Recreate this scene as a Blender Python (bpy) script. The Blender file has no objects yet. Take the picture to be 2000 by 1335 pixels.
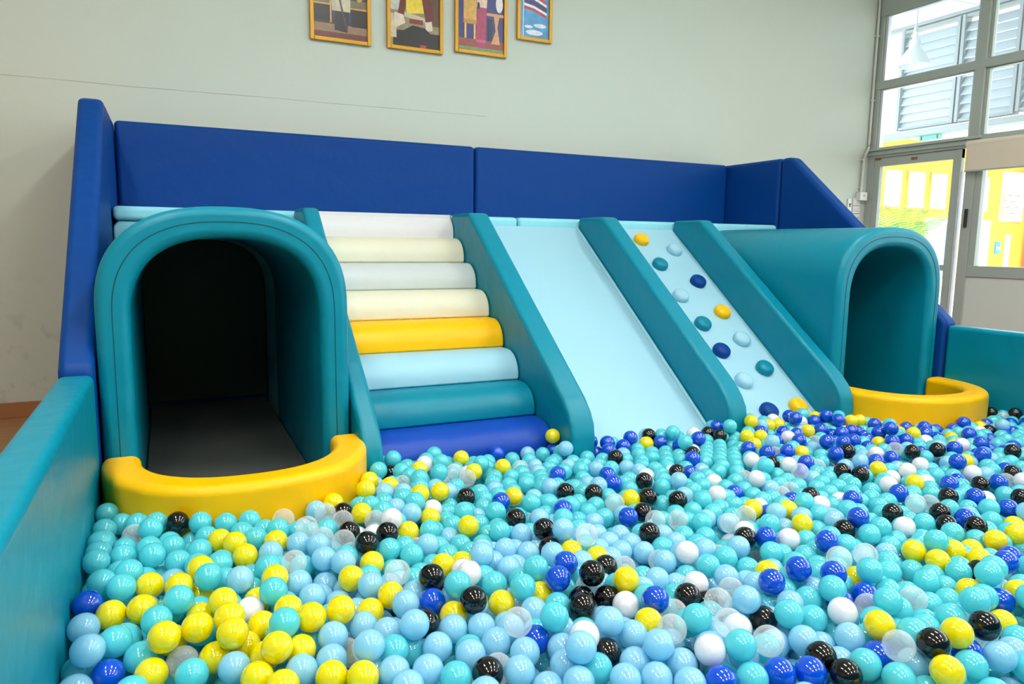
import bpy, bmesh, math, random
import numpy as np
from mathutils import Vector, Matrix

sc = bpy.context.scene
COL = sc.collection
PI = math.pi
random.seed(4)

# ------------------------------------------------------------------ camera
CAM_YAW, CAM_PITCH, CAM_ROLL, CAM_H = .4444, .1351, .0123, 1.07
_f = Vector((math.sin(CAM_YAW)*math.cos(CAM_PITCH), math.cos(CAM_YAW)*math.cos(CAM_PITCH), -math.sin(CAM_PITCH)))
_r0 = Vector((math.cos(CAM_YAW), -math.sin(CAM_YAW), 0)); _u0 = _r0.cross(_f)
_r = _r0*math.cos(CAM_ROLL) + _u0*math.sin(CAM_ROLL)
_u = -_r0*math.sin(CAM_ROLL) + _u0*math.cos(CAM_ROLL)
cd = bpy.data.cameras.new('camera'); cam = bpy.data.objects.new('camera', cd); COL.objects.link(cam)
M = Matrix((_r, _u, -_f)).transposed().to_4x4(); M.translation = Vector((0, 0, CAM_H)); cam.matrix_world = M
cd.sensor_width = 36; cd.lens = 36*1408.13/2000; cd.clip_start = .02; cd.clip_end = 200
sc.camera = cam

# ------------------------------------------------------------------ view, world, sun
sc.view_settings.view_transform = 'Standard'; sc.view_settings.look = 'None'
sc.view_settings.exposure = 0.95; sc.view_settings.gamma = 1.0
sc.view_settings.use_curve_mapping = False
try:
    sc.cycles.max_bounces = 10; sc.cycles.diffuse_bounces = 3; sc.cycles.glossy_bounces = 3
    sc.cycles.transmission_bounces = 6; sc.cycles.transparent_max_bounces = 24
    sc.cycles.caustics_reflective = False; sc.cycles.caustics_refractive = False
    sc.cycles.sample_clamp_indirect = 6
except Exception: pass
SKY_STRENGTH = 2.9
w = bpy.data.worlds.new('sky'); sc.world = w; w.use_nodes = True
bg = w.node_tree.nodes['Background']; bg.inputs[0].default_value = (.86, .94, 1, 1); bg.inputs[1].default_value = SKY_STRENGTH
sl = bpy.data.lights.new('sun', 'SUN'); sl.energy = 3.0; sl.angle = .02; sl.color = (1, .96, .88)
so = bpy.data.objects.new('sun', sl); COL.objects.link(so)
so.rotation_euler = (math.radians(48), 0, math.radians(-28))
TUBE_EMIT = 24.0

# ------------------------------------------------------------------ helpers
def tag(o, label=None, cat=None, group=None, kind=None):
    if label: o['label'] = label
    if cat: o['category'] = cat
    if group: o['group'] = group
    if kind: o['kind'] = kind
    return o
def empty(name, loc=(0, 0, 0)):
    o = bpy.data.objects.new(name, None); COL.objects.link(o); o.location = loc; o.empty_display_size = .1
    return o
def put(name, bm, m, parent=None, bevel=0, seg=4, smooth=True, sub=0):
    bmesh.ops.recalc_face_normals(bm, faces=bm.faces)
    me = bpy.data.meshes.new(name); bm.to_mesh(me); bm.free()
    for k in (m if isinstance(m, (list, tuple)) else [m]): me.materials.append(k)
    o = bpy.data.objects.new(name, me); COL.objects.link(o)
    if parent is not None:
        o.parent = parent; o.matrix_parent_inverse = Matrix.Translation(-Vector(parent.location))
    if smooth and len(me.polygons): me.polygons.foreach_set('use_smooth', [True]*len(me.polygons))
    if bevel:
        b = o.modifiers.new('bevel', 'BEVEL'); b.width = bevel; b.segments = seg; b.limit_method = 'ANGLE'
        b.angle_limit = math.radians(35); b.harden_normals = True; b.use_clamp_overlap = True
    elif smooth:
        try: me.set_sharp_from_angle(angle=math.radians(38))
        except Exception: pass
    return o
def box(bm, x0, x1, y0, y1, z0, z1, mi=0):
    v = [bm.verts.new(p) for p in ((x0,y0,z0),(x1,y0,z0),(x1,y1,z0),(x0,y1,z0),(x0,y0,z1),(x1,y0,z1),(x1,y1,z1),(x0,y1,z1))]
    for f in ((0,3,2,1),(4,5,6,7),(0,1,5,4),(1,2,6,5),(2,3,7,6),(3,0,4,7)):
        bm.faces.new([v[i] for i in f]).material_index = mi
    return bm
def nb(): return bmesh.new()
def prism(bm, pts, a0, a1, axis='X'):
    """pts in the plane across the axis: axis X -> (y,z); axis Y -> (x,z); axis Z -> (x,y)"""
    def P(p, a):
        return {'X': (a, p[0], p[1]), 'Y': (p[0], a, p[1]), 'Z': (p[0], p[1], a)}[axis]
    A = [bm.verts.new(P(p, a0)) for p in pts]; B = [bm.verts.new(P(p, a1)) for p in pts]; n = len(pts)
    bm.faces.new(A[::-1]); bm.faces.new(B)
    for i in range(n): bm.faces.new((A[i], A[(i+1) % n], B[(i+1) % n], B[i]))
    return bm
def tube(bm, pts, r, n=10, cap=True):
    pts = [Vector(p) for p in pts]; rings = []
    rr = r if isinstance(r, (list, tuple)) else [r]*len(pts)
    for i, p in enumerate(pts):
        d = (pts[min(i+1, len(pts)-1)] - pts[max(i-1, 0)]).normalized()
        a = d.cross(Vector((0, 0, 1))) if abs(d.z) < .95 else d.cross(Vector((0, 1, 0)))
        a.normalize(); b = d.cross(a)
        rings.append([bm.verts.new(p + (a*math.cos(2*PI*k/n) + b*math.sin(2*PI*k/n))*rr[i]) for k in range(n)])
    for A, B in zip(rings, rings[1:]):
        for k in range(n): bm.faces.new((A[k], A[(k+1) % n], B[(k+1) % n], B[k]))
    if cap: bm.faces.new(rings[0][::-1]); bm.faces.new(rings[-1])
    return bm
def lathe(bm, prof, c=(0, 0, 0), n=32):
    rings = []
    for r, z in prof: rings.append([bm.verts.new((c[0]+r*math.cos(2*PI*k/n), c[1]+r*math.sin(2*PI*k/n), c[2]+z)) for k in range(n)])
    for A, B in zip(rings, rings[1:]):
        for k in range(n): bm.faces.new((A[k], A[(k+1) % n], B[(k+1) % n], B[k]))
    return bm
def srgb(r, g, b):
    return tuple(((c/255)/12.92 if c/255 <= .04045 else ((c/255+.055)/1.055)**2.4) for c in (r, g, b)) + (1,)

# ------------------------------------------------------------------ materials
def mat(name, col, rough=.5, metal=0, spec=.5, emit=None, es=0, bump=0, bscale=40, var=0, vscale=3, coat=0):
    m = bpy.data.materials.new(name); m.use_nodes = True; nt = m.node_tree; p = nt.nodes['Principled BSDF']
    p.inputs['Base Color'].default_value = col; p.inputs['Roughness'].default_value = rough
    p.inputs['Metallic'].default_value = metal; p.inputs['Specular IOR Level'].default_value = spec
    if coat: p.inputs['Coat Weight'].default_value = coat; p.inputs['Coat Roughness'].default_value = .08
    if emit: p.inputs['Emission Color'].default_value = emit; p.inputs['Emission Strength'].default_value = es
    tc = nt.nodes.new('ShaderNodeTexCoord')
    if var:
        n = nt.nodes.new('ShaderNodeTexNoise'); n.inputs['Scale'].default_value = vscale; n.inputs['Detail'].default_value = 5
        nt.links.new(tc.outputs['Object'], n.inputs['Vector'])
        r = nt.nodes.new('ShaderNodeValToRGB'); r.color_ramp.elements[0].position = .3; r.color_ramp.elements[1].position = .7
        r.color_ramp.elements[0].color = tuple(c*(1-var) for c in col[:3])+(1,); r.color_ramp.elements[1].color = tuple(min(1, c*(1+var*.5)) for c in col[:3])+(1,)
        nt.links.new(n.outputs[0], r.inputs[0]); nt.links.new(r.outputs[0], p.inputs['Base Color'])
    if bump:
        n = nt.nodes.new('ShaderNodeTexNoise'); n.inputs['Scale'].default_value = bscale; n.inputs['Detail'].default_value = 3
        nt.links.new(tc.outputs['Object'], n.inputs['Vector'])
        b = nt.nodes.new('ShaderNodeBump'); b.inputs['Strength'].default_value = bump; b.inputs['Distance'].default_value = .01
        nt.links.new(n.outputs[0], b.inputs['Height']); nt.links.new(b.outputs[0], p.inputs['Normal'])
    return m
def vinyl(name, col, rough=.38, wrinkle=.25, spec=.3):
    """soft-play leatherette: slow ripples of the foam under it and a fine grain"""
    m = mat(name, col, rough, spec=spec); nt = m.node_tree; p = nt.nodes['Principled BSDF']
    tc = nt.nodes.new('ShaderNodeTexCoord')
    n1 = nt.nodes.new('ShaderNodeTexNoise'); n1.inputs['Scale'].default_value = 7; n1.inputs['Detail'].default_value = 2
    n2 = nt.nodes.new('ShaderNodeTexNoise'); n2.inputs['Scale'].default_value = 420; n2.inputs['Detail'].default_value = 2
    nt.links.new(tc.outputs['Object'], n1.inputs['Vector']); nt.links.new(tc.outputs['Object'], n2.inputs['Vector'])
    b1 = nt.nodes.new('ShaderNodeBump'); b1.inputs['Strength'].default_value = wrinkle; b1.inputs['Distance'].default_value = .03
    b2 = nt.nodes.new('ShaderNodeBump'); b2.inputs['Strength'].default_value = .12; b2.inputs['Distance'].default_value = .001
    nt.links.new(n1.outputs[0], b1.inputs['Height']); nt.links.new(n2.outputs[0], b2.inputs['Height'])
    nt.links.new(b1.outputs[0], b2.inputs['Normal']); nt.links.new(b2.outputs[0], p.inputs['Normal'])
    return m
def ball_mat(name, col, trans=.3, rough=.16, coat=.8):
    """thin hollow plastic: some of the light passes through the shell"""
    m = bpy.data.materials.new(name); m.use_nodes = True; nt = m.node_tree; nt.nodes.clear()
    out = nt.nodes.new('ShaderNodeOutputMaterial'); p = nt.nodes.new('ShaderNodeBsdfPrincipled')
    p.inputs['Base Color'].default_value = col; p.inputs['Roughness'].default_value = rough; p.inputs['Specular IOR Level'].default_value = .6
    p.inputs['Coat Weight'].default_value = coat; p.inputs['Coat Roughness'].default_value = .03
    if trans:
        t = nt.nodes.new('ShaderNodeBsdfTranslucent'); t.inputs[0].default_value = col
        mx = nt.nodes.new('ShaderNodeMixShader'); mx.inputs[0].default_value = trans
        nt.links.new(p.outputs[0], mx.inputs[1]); nt.links.new(t.outputs[0], mx.inputs[2]); nt.links.new(mx.outputs[0], out.inputs[0])
    else: nt.links.new(p.outputs[0], out.inputs[0])
    return m
def clear_mat(name, tint, tr=.72, milk=(.85, .93, .95, 1), soft=False):
    m = bpy.data.materials.new(name); m.use_nodes = True; nt = m.node_tree; nt.nodes.clear()
    out = nt.nodes.new('ShaderNodeOutputMaterial')
    t = nt.nodes.new('ShaderNodeBsdfTransparent'); t.inputs[0].default_value = tint
    p = nt.nodes.new('ShaderNodeBsdfPrincipled'); p.inputs['Base Color'].default_value = milk; p.inputs['Roughness'].default_value = .08
    fr = nt.nodes.new('ShaderNodeFresnel'); fr.inputs[0].default_value = 1.45
    mr = nt.nodes.new('ShaderNodeMapRange'); mr.inputs['From Min'].default_value = 0; mr.inputs['From Max'].default_value = .5
    mr.inputs['To Min'].default_value = 1-tr; mr.inputs['To Max'].default_value = min(1, 1.5-tr)
    if soft:      # thin shell: milkier towards the rim, seen from either side
        nt.nodes.remove(fr); fr = nt.nodes.new('ShaderNodeLayerWeight'); fr.inputs[0].default_value = .35; mr.inputs['From Max'].default_value = 1
        mr.inputs['To Max'].default_value = 1.38-tr
    mx = nt.nodes.new('ShaderNodeMixShader')
    nt.links.new(fr.outputs[1 if soft else 0], mr.inputs['Value']); nt.links.new(mr.outputs[0], mx.inputs[0])
    nt.links.new(t.outputs[0], mx.inputs[1]); nt.links.new(p.outputs[0], mx.inputs[2]); nt.links.new(mx.outputs[0], out.inputs[0])
    return m

TEAL = vinyl('teal_vinyl', srgb(0, 132, 156))
NAVY = vinyl('deep_blue_vinyl', srgb(0, 64, 140), .5, .25, .18)
SKYB = vinyl('light_blue_vinyl', srgb(158, 208, 226), .42, .12)
AQUA = vinyl('aqua_vinyl', srgb(145, 222, 236), .4)
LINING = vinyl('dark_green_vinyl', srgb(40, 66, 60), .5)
YEL = vinyl('yellow_vinyl', srgb(252, 192, 0), .4)
CREAM = vinyl('cream_vinyl', srgb(220, 220, 196), .42)
WHITE_V = vinyl('white_vinyl', srgb(218, 220, 222), .42)
GREY_V = vinyl('pale_grey_vinyl', srgb(196, 206, 205), .42)
BLUE_V = vinyl('royal_blue_vinyl', srgb(10, 70, 175), .42)
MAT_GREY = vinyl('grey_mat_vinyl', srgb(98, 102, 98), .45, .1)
SEAM = mat('dark_seam', srgb(0, 70, 80), .7)
ALU = mat('painted_aluminium', srgb(176, 184, 176), .42, spec=.5, bump=.05, bscale=20)
ALU_W = mat('bright_aluminium', srgb(225, 228, 232), .25, metal=.3)
GLASS = clear_mat('window_glass', (.97, 1, .98, 1), .95)
PLASTIC_W = mat('white_plastic', srgb(228, 228, 222), .35)
PIPE = mat('painted_conduit', srgb(214, 220, 208), .5)
GOLD = mat('gold_frame', srgb(205, 150, 30), .38, metal=.25, bump=.15, bscale=60)
DARK = mat('dark_metal', srgb(40, 42, 42), .4)
BLIND = mat('cream_blind_fabric', srgb(232, 218, 196), .8, bump=.1, bscale=200)

# ------------------------------------------------------------------ dimensions (metres; y runs towards the back wall)
XL, XR = -.255, 4.413          # inner faces of the pit sides
YF, YP = 4.368, 4.962          # front of the platform, face of the back panels
ZF, ZT, ZS = 1.24, 1.766, .596 # platform top, panel top, pit wall top
YW, XW = 5.112, 6.323          # back wall, window wall
TH = .113                      # thickness of the pads
YC = 2.905                     # where the sloping side pads meet the low pit walls
YM = 2.95                      # mouths of the tunnels
SL = (.0963/.1276)             # slope of stairs, slide and ramp
ALPHA = math.atan(SL)

# ------------------------------------------------------------------ room shell
def wall_material():
    m = mat('painted_wall', srgb(205, 214, 203), .75, spec=.25); nt = m.node_tree; p = nt.nodes['Principled BSDF']
    tc = nt.nodes.new('ShaderNodeTexCoord'); sx = nt.nodes.new('ShaderNodeSeparateXYZ'); nt.links.new(tc.outputs['Object'], sx.inputs[0])
    def math_(op, a, b=None):
        n = nt.nodes.new('ShaderNodeMath'); n.operation = op
        for i, v in enumerate((a, b)):
            if v is None: continue
            if isinstance(v, (int, float)): n.inputs[i].default_value = v
            else: nt.links.new(v, n.inputs[i])
        return n.outputs[0]
    ns = nt.nodes.new('ShaderNodeTexNoise'); ns.inputs['Scale'].default_value = 9; ns.inputs['Detail'].default_value = 8
    nt.links.new(tc.outputs['Object'], ns.inputs['Vector'])
    # scuffs low on the wall, a shape of their own
    low = nt.nodes.new('ShaderNodeMapRange'); low.inputs['From Min'].default_value = 1.0; low.inputs['From Max'].default_value = .3
    nt.links.new(sx.outputs['Z'], low.inputs['Value'])
    sp = nt.nodes.new('ShaderNodeMapRange'); sp.inputs['From Min'].default_value = .56; sp.inputs['From Max'].default_value = .74
    nt.links.new(ns.outputs[0], sp.inputs['Value'])
    dirt = math_('MULTIPLY', math_('MULTIPLY', low.outputs[0], sp.outputs[0]), .45)
    # hairline board joint at about two metres
    wob = nt.nodes.new('ShaderNodeTexNoise'); wob.inputs['Scale'].default_value = 1.3; nt.links.new(tc.outputs['Object'], wob.inputs['Vector'])
    zz = math_('ADD', sx.outputs['Z'], math_('MULTIPLY', math_('SUBTRACT', wob.outputs[0], .5), .015))
    d = math_('ABSOLUTE', math_('SUBTRACT', zz, math_('ADD', 1.993, math_('MULTIPLY', sx.outputs['X'], .008))))
    line = math_('MULTIPLY', math_('LESS_THAN', d, .0022), math_('LESS_THAN', sx.outputs['X'], 2.2))
    brk = nt.nodes.new('ShaderNodeTexNoise'); brk.inputs['Scale'].default_value = 5; nt.links.new(tc.outputs['Object'], brk.inputs['Vector'])
    line = math_('MULTIPLY', line, math_('MULTIPLY', brk.outputs[0], .9))
    fac = math_('MAXIMUM', dirt, line)
    mx = nt.nodes.new('ShaderNodeMix'); mx.data_type = 'RGBA'
    nt.links.new(fac, mx.inputs[0]); mx.inputs[6].default_value = srgb(205, 214, 203); mx.inputs[7].default_value = srgb(128, 116, 100)
    nt.links.new(mx.outputs[2], p.inputs['Base Color'])
    b = nt.nodes.new('ShaderNodeBump'); b.inputs['Strength'].default_value = .08; b.inputs['Distance'].default_value = .01
    n3 = nt.nodes.new('ShaderNodeTexNoise'); n3.inputs['Scale'].default_value = 30; nt.links.new(tc.outputs['Object'], n3.inputs['Vector'])
    nt.links.new(n3.outputs[0], b.inputs['Height']); nt.links.new(b.outputs[0], p.inputs['Normal'])
    return m
WALL = wall_material()
PLAIN = mat('plain_wall_paint', srgb(168, 158, 138), .8, spec=.2)
def floor_material():
    m = mat('floor_boards', srgb(176, 122, 74), .38); nt = m.node_tree; p = nt.nodes['Principled BSDF']
    tc = nt.nodes.new('ShaderNodeTexCoord'); mp = nt.nodes.new('ShaderNodeMapping'); mp.inputs['Scale'].default_value = (1.2, 9, 1)
    w_ = nt.nodes.new('ShaderNodeTexNoise'); w_.inputs['Scale'].default_value = 3; w_.inputs['Detail'].default_value = 6
    nt.links.new(tc.outputs['Object'], mp.inputs[0]); nt.links.new(mp.outputs[0], w_.inputs['Vector'])
    r = nt.nodes.new('ShaderNodeValToRGB'); r.color_ramp.elements[0].color = srgb(150, 98, 56); r.color_ramp.elements[1].color = srgb(196, 142, 92)
    nt.links.new(w_.outputs[0], r.inputs[0]); nt.links.new(r.outputs[0], p.inputs['Base Color'])
    return m
RX0, RY0, RZ = -3.3, -4.6, 3.95
tag(put('floor', box(nb(), RX0, XW, RY0, YW, -.1, 0), floor_material(), smooth=False), kind='structure')
tag(put('wall_back', box(nb(), RX0-.15, XW+.1, YW, YW+.15, -.1, RZ+.1), WALL, smooth=False), kind='structure')
tag(put('wall_left', box(nb(), RX0-.15, RX0, RY0, YW, -.1, RZ+.1), PLAIN, smooth=False), kind='structure')
tag(put('wall_rear', box(nb(), RX0-.15, XW+.1, RY0-.15, RY0, -.1, RZ+.1), PLAIN, smooth=False), kind='structure')
tag(put('ceiling', box(nb(), RX0-.15, XW+.1, RY0, YW, RZ, RZ+.1), mat('ceiling_paint', srgb(236, 238, 232), .8), smooth=False), kind='structure')
tag(put('baseboard_back', box(nb(), RX0, XW-.02, YW-.02, YW, 0, .092), mat('brown_baseboard', srgb(172, 118, 76), .45, var=.15), bevel=.003, seg=2), kind='structure')

# ---- window wall: a grid of painted aluminium frames (bars), panes of glass, solid lower panels
FD = .09
def bars(*bs):
    bm = nb()
    for i, (y0, y1, z0, z1) in enumerate(bs): box(bm, XW-.01+.0006*i, XW+FD+.0003*i, y0, y1, z0, z1)
    return bm
def glass(parent, y0, y1, z0, z1):
    return put('pane', box(nb(), XW+.04, XW+.046, y0, y1, z0, z1), GLASS, parent, smooth=False)
MULL = [(4.03, 4.115)]
y = 4.03
while y > RY0+1.2:
    MULL.append((y-1.06-.085, y-1.06)); y -= 1.145
edges = [(5.04, 5.112)] + MULL
# structural grid
bm = bars(*[(a, b, 0, RZ) for a, b in edges[1:]], (5.04, 5.112, 0, RZ))
for a, b in ((1.945, 2.035), (2.595, 2.665), (3.275, 3.43)): box(bm, XW-.012, XW+FD+.002, edges[-1][0], 5.112, a, b)
box(bm, XW-.03, XW-.01, 4.0, 5.1, 1.968, 1.985); box(bm, XW-.03, XW-.01, 4.0, 5.1, 2.012, 2.035)
tag(put('trim_1', bm, ALU, bevel=.004, seg=2), kind='structure')
# thin inner sashes of the upper lights and their panes
n = 0
for i in range(len(edges)-1):
    ya, yb = edges[i+1][1], edges[i][0]
    for z0, z1 in ((2.035, 2.595), (2.665, 3.275), (3.43, RZ)):
        n += 1
        bm = nb(); t_ = .028
        for q in ((ya, ya+t_, z0, z1), (yb-t_, yb, z0, z1), (ya, yb, z0, z0+.012), (ya, yb, z1-.012, z1)): box(bm, XW+.015-.002*(q[2] > z0 or q[3] < z1), XW+.06, *q)
        wo = tag(put('window_%d' % n, bm, ALU_W if n < 4 else ALU, bevel=.003, seg=2), kind='structure')
        glass(wo, ya+.01, yb-.01, z0+.005, z1-.005)
    if i > 0:      # fixed lower light, rail and solid panel
        n += 1
        bm = nb()
        for q in ((ya, ya+.06, .835, 1.945), (yb-.06, yb, .835, 1.945), (ya, yb, .835, .93), (ya, yb, 1.88, 1.945)): box(bm, XW+.0-.003*(q[2:] != (.835, 1.945)), XW+.07, *q)
        wo = tag(put('window_%d' % n, bm, ALU, bevel=.004, seg=2), kind='structure')
        glass(wo, ya+.04, yb-.04, .9, 1.9)
        put('lower_panel', box(nb(), XW+.01, XW+.05, ya, yb, 0, .835), mat('cream_panel_%d' % i, srgb(222, 228, 220), .5), wo, smooth=False)['label'] = 'cream solid panel'
# sliding door
dm = nb()
for q in ((4.975, 5.04, 0, 1.945), (4.17, 4.245, 0, 1.945), (4.17, 5.04, 1.862, 1.945), (4.17, 5.04, .875, .93), (4.17, 5.04, 0, .37)): box(dm, XW+.005-.002*(q[1]-q[0] < .2), XW+.05, *q)
door = tag(put('door_1', dm, ALU, bevel=.004, seg=2), kind='structure')
glass(door, 4.24, 4.98, .37, 1.87)
put('edge_strip', box(nb(), XW-.004, XW+.045, 4.15, 4.17, 0, 1.75), ALU_W, door, bevel=.002, seg=2)['label'] = 'bright metal edge strip'
put('lock', box(nb(), XW-.03, XW-.01, 4.055, 4.08, 1.26, 1.42), DARK, door, bevel=.006, seg=2)['label'] = 'black lock handle'
bm = nb()
for yy, zz in ((4.62, 1.905), (5.0, 1.935)): box(bm, XW-.001, XW+.006, yy-.03, yy+.03, zz-.012, zz+.012)
put('bracket', bm, mat('rusty_bracket', srgb(150, 110, 80), .7, var=.4, vscale=60), door, smooth=False)['label'] = 'rusty door bracket'

# ------------------------------------------------------------------ things on the back wall
def conduit():
    bm = nb(); Y_ = YW-.018
    tube(bm, [(6.295, Y_, RZ), (6.295, Y_, 2.09), (6.29, Y_-.005, 2.055), (6.262, Y_-.012, 2.01), (6.236, Y_-.014, 1.985), (6.228, Y_-.01, 1.94), (6.228, Y_, 1.61)], .0125, 10)
    o = put('conduit_pipe', bm, PIPE)
    tag(o, 'thin painted conduit pipe running down the wall corner into a white box', 'pipe')
    for x, z in ((6.295, 3.1), (6.295, 2.5), (6.228, 1.93), (6.228, 1.66)):
        c = put('clip', box(nb(), x-.021, x+.021, YW-.034, YW, z-.007, z+.007), PIPE, o, bevel=.003, seg=2)
conduit()
jb = put('junction_box', box(nb(), 6.178, 6.282, YW-.058, YW, 1.535, 1.618), PLASTIC_W, bevel=.008, seg=3)
tag(jb, 'small white junction box at the bottom end of the conduit pipe', 'junction box')
put('screw', lathe(nb(), [(0, 0), (.006, 0), (.006, .002)], (0, 0, 0), 10), DARK, jb)
_s = [c for c in jb.children][0]; _s.matrix_world = Matrix.Translation((6.228, YW-.0585, 1.582)) @ Matrix.Rotation(PI/2, 4, 'X')
def wall_plate(x0, x1, z0, z1, kind, label):
    e = empty(kind, ((x0+x1)/2, YW, z0)); tag(e, label, 'switch' if 'switch' in kind else 'socket', 'white wall plates beside the door')
    put('plate', box(nb(), x0, x1, YW-.012, YW, z0, z1), PLASTIC_W, e, bevel=.005, seg=3)
    cx, cz = (x0+x1)/2, (z0+z1)/2
    if kind == 'key_switch':
        bm = nb(); box(bm, cx-.004, cx+.004, YW-.018, YW-.011, cz-.018, cz+.012); box(bm, cx-.012, cx+.012, YW-.017, YW-.011, cz+.006, cz+.016)
        put('toggle', bm, DARK, e, bevel=.002, seg=2)['label'] = 'black toggle'
    elif kind == 'light_switch':
        for k in (-1, 0, 1): put('rocker', box(nb(), cx+k*.026-.011, cx+k*.026+.011, YW-.017, YW-.011, cz-.018, cz+.018), PLASTIC_W, e, bevel=.003, seg=2)
    else:
        for k in (-1, 1):
            bm = nb(); box(bm, cx+k*.022-.006, cx+k*.022-.002, YW-.0135, YW-.0115, cz-.01, cz+.01); box(bm, cx+k*.022+.004, cx+k*.022+.008, YW-.0135, YW-.0115, cz-.01, cz+.01)
            put('slots', bm, mat('slot_grey', srgb(120, 120, 115), .6), e, smooth=False)
wall_plate(6.068, 6.122, 1.425, 1.553, 'key_switch', 'tall narrow white switch plate with a black toggle, left of the stacked plates')
wall_plate(6.14, 6.236, 1.488, 1.558, 'light_switch', 'white plate topmost of the three stacked beside the door')
wall_plate(6.145, 6.241, 1.412, 1.482, 'light_switch', 'white plate in the middle of the three stacked beside the door')
wall_plate(6.15, 6.246, 1.338, 1.404, 'wall_socket', 'white plate lowest of the three stacked beside the door')

# ---- pictures: generic painted scenes built from small flat shapes
def picture(x0, x1, z0, z1, label, bgc, shapes):
    e = empty('framed_picture', ((x0+x1)/2, YW, z0)); tag(e, label, 'picture', 'gold framed pictures high on the wall')
    fw = .026; bm = nb()
    for q in ((x0, x0+fw, z0, z1), (x1-fw, x1, z0, z1), (x0+fw, x1-fw, z0, z0+fw), (x0+fw, x1-fw, z1-fw, z1)): box(bm, q[0], q[1], YW-.028, YW-.002, q[2], q[3])
    put('frame', bm, GOLD, e, bevel=.004, seg=2)
    w_, h_ = x1-x0-2*fw, z1-z0-2*fw; ms = [mat('print_ground', srgb(*bgc), .35, var=.25, vscale=18)]; bm = nb()
    box(bm, x0+fw, x1-fw, YW-.014, YW-.008, z0+fw, z1-fw); cols = {}
    for i, (c, pts) in enumerate(shapes):
        if c not in cols: cols[c] = len(ms); ms.append(mat('print_ink', srgb(*c), .35, var=.2, vscale=30))
        vs = [bm.verts.new((x0+fw+min(1, max(0, u))*w_, YW-.0142-.00015*i, z0+fw+v*h_)) for u, v in pts]
        bm.faces.new(vs).material_index = cols[c]
    put('print', bm, ms, e, smooth=False)
def R(x0, y0, x1, y1): return [(x0, y0), (x1, y0), (x1, y1), (x0, y1)]
def E_(cx, cy, a, b, n=14): return [(cx+a*math.cos(2*PI*k/n), cy+b*math.sin(2*PI*k/n)) for k in range(n)]
gold, dk, brn, cr = (206, 160, 70), (26, 24, 28), (96, 66, 46), (206, 196, 170)
picture(.92, 1.328, 2.398, 2.98, 'leftmost gold framed picture, standing figure in pale coat between dark tables', (54, 58, 92), [
    ((110, 50, 48), R(0, 0, 1, .07)), ((150, 120, 90), R(0, .07, 1, .17)), ((60, 44, 40), R(0, .17, 1, .2)),
    (dk, R(.0, .2, .3, .4)), (dk, R(.7, .16, 1, .38)), ((120, 110, 80), R(0, .4, .32, .5)), ((120, 110, 80), R(.68, .38, 1, .48)),
    (gold, R(.0, .39, .32, .41)), (gold, R(.68, .37, 1, .39)), (gold, E_(.1, .54, .05, .05)), (gold, E_(.86, .52, .06, .05)), (gold, R(.3, .18, .33, .5)),
    ((30, 34, 44), [(.38, .1), (.62, .08), (.66, .34), (.4, .34)]), (cr, [(.34, .33), (.68, .33), (.7, .62), (.6, .9), (.42, .9), (.33, .6)]),
    ((170, 158, 130), R(.5, .33, .52, .85)), ((226, 188, 160), E_(.51, .93, .07, .06)), ((80, 60, 50), [(.46, .5), (.49, .5), (.63, .12), (.6, .11)])])
picture(1.44, 1.85, 2.405, 2.98, 'second gold framed picture from the left, seated figure in dark red coat', (150, 140, 110), [
    ((196, 200, 190), R(0, .45, .2, 1)), (brn, R(.8, .3, 1, 1)), (dk, R(.05, 0, 1, .2)), (cr, R(0, .1, .12, .4)), ((120, 84, 60), R(.75, .3, .82, .9)),
    ((110, 40, 34), [(.15, .42), (.3, .95), (.7, .95), (.9, .4), (.72, .32), (.66, .55), (.32, .55), (.26, .36)]), ((250, 214, 60), [(.33, .42), (.3, .72), (.6, .78), (.68, .45)]),
    (cr, [(.28, .38), (.7, .33), (.7, .39), (.28, .44)]), ((140, 50, 40), R(.38, .3, .66, .36)), ((232, 210, 190), [(.1, .22), (.3, .3), (.26, .4), (.08, .42)]), ((232, 210, 190), [(.72, .22), (.86, .24), (.84, .36), (.7, .34)]),
    (cr, E_(.46, .68, .1, .03)), ((240, 236, 225), E_(.5, .8, .12, .03)), (dk, [(.25, .2), (.45, .28), (.7, .26), (.95, .12), (.95, 0), (.25, 0)]), ((190, 60, 40), R(.6, 0, .72, .04))])
picture(1.94, 2.352, 2.438, 3.0, 'third gold framed picture from the left, standing figure in long pink skirt', (38, 48, 120), [
    ((150, 70, 60), R(0, .04, 1, .16)), ((120, 150, 110), R(0, 0, 1, .05)), ((220, 170, 80), R(.12, .38, .4, .72)), ((240, 190, 90), R(.14, .16, .18, .4)), ((240, 190, 90), R(.34, .16, .38, .4)),
    ((200, 140, 60), R(.12, .36, .4, .42)), (gold, [(.12, .72), (.26, .84), (.4, .72)]), ((176, 52, 96), [(.38, .05), (.6, .05), (.62, .62), (.42, .62)]), ((200, 90, 130), R(.4, .12, .6, .16)), ((236, 200, 180), [(.4, .6), (.62, .6), (.66, .95), (.44, .95)]),
    ((40, 30, 40), E_(.44, .62, .03, .05)), ((224, 160, 110), R(.62, .5, 1, .54)), ((224, 160, 110), [(.72, .12), (.92, .12), (.86, .36), (.9, .5), (.78, .5), (.82, .3)]), ((236, 226, 226), E_(.9, .68, .08, .12)), ((24, 28, 60), R(.66, .16, .74, .46))])
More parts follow.
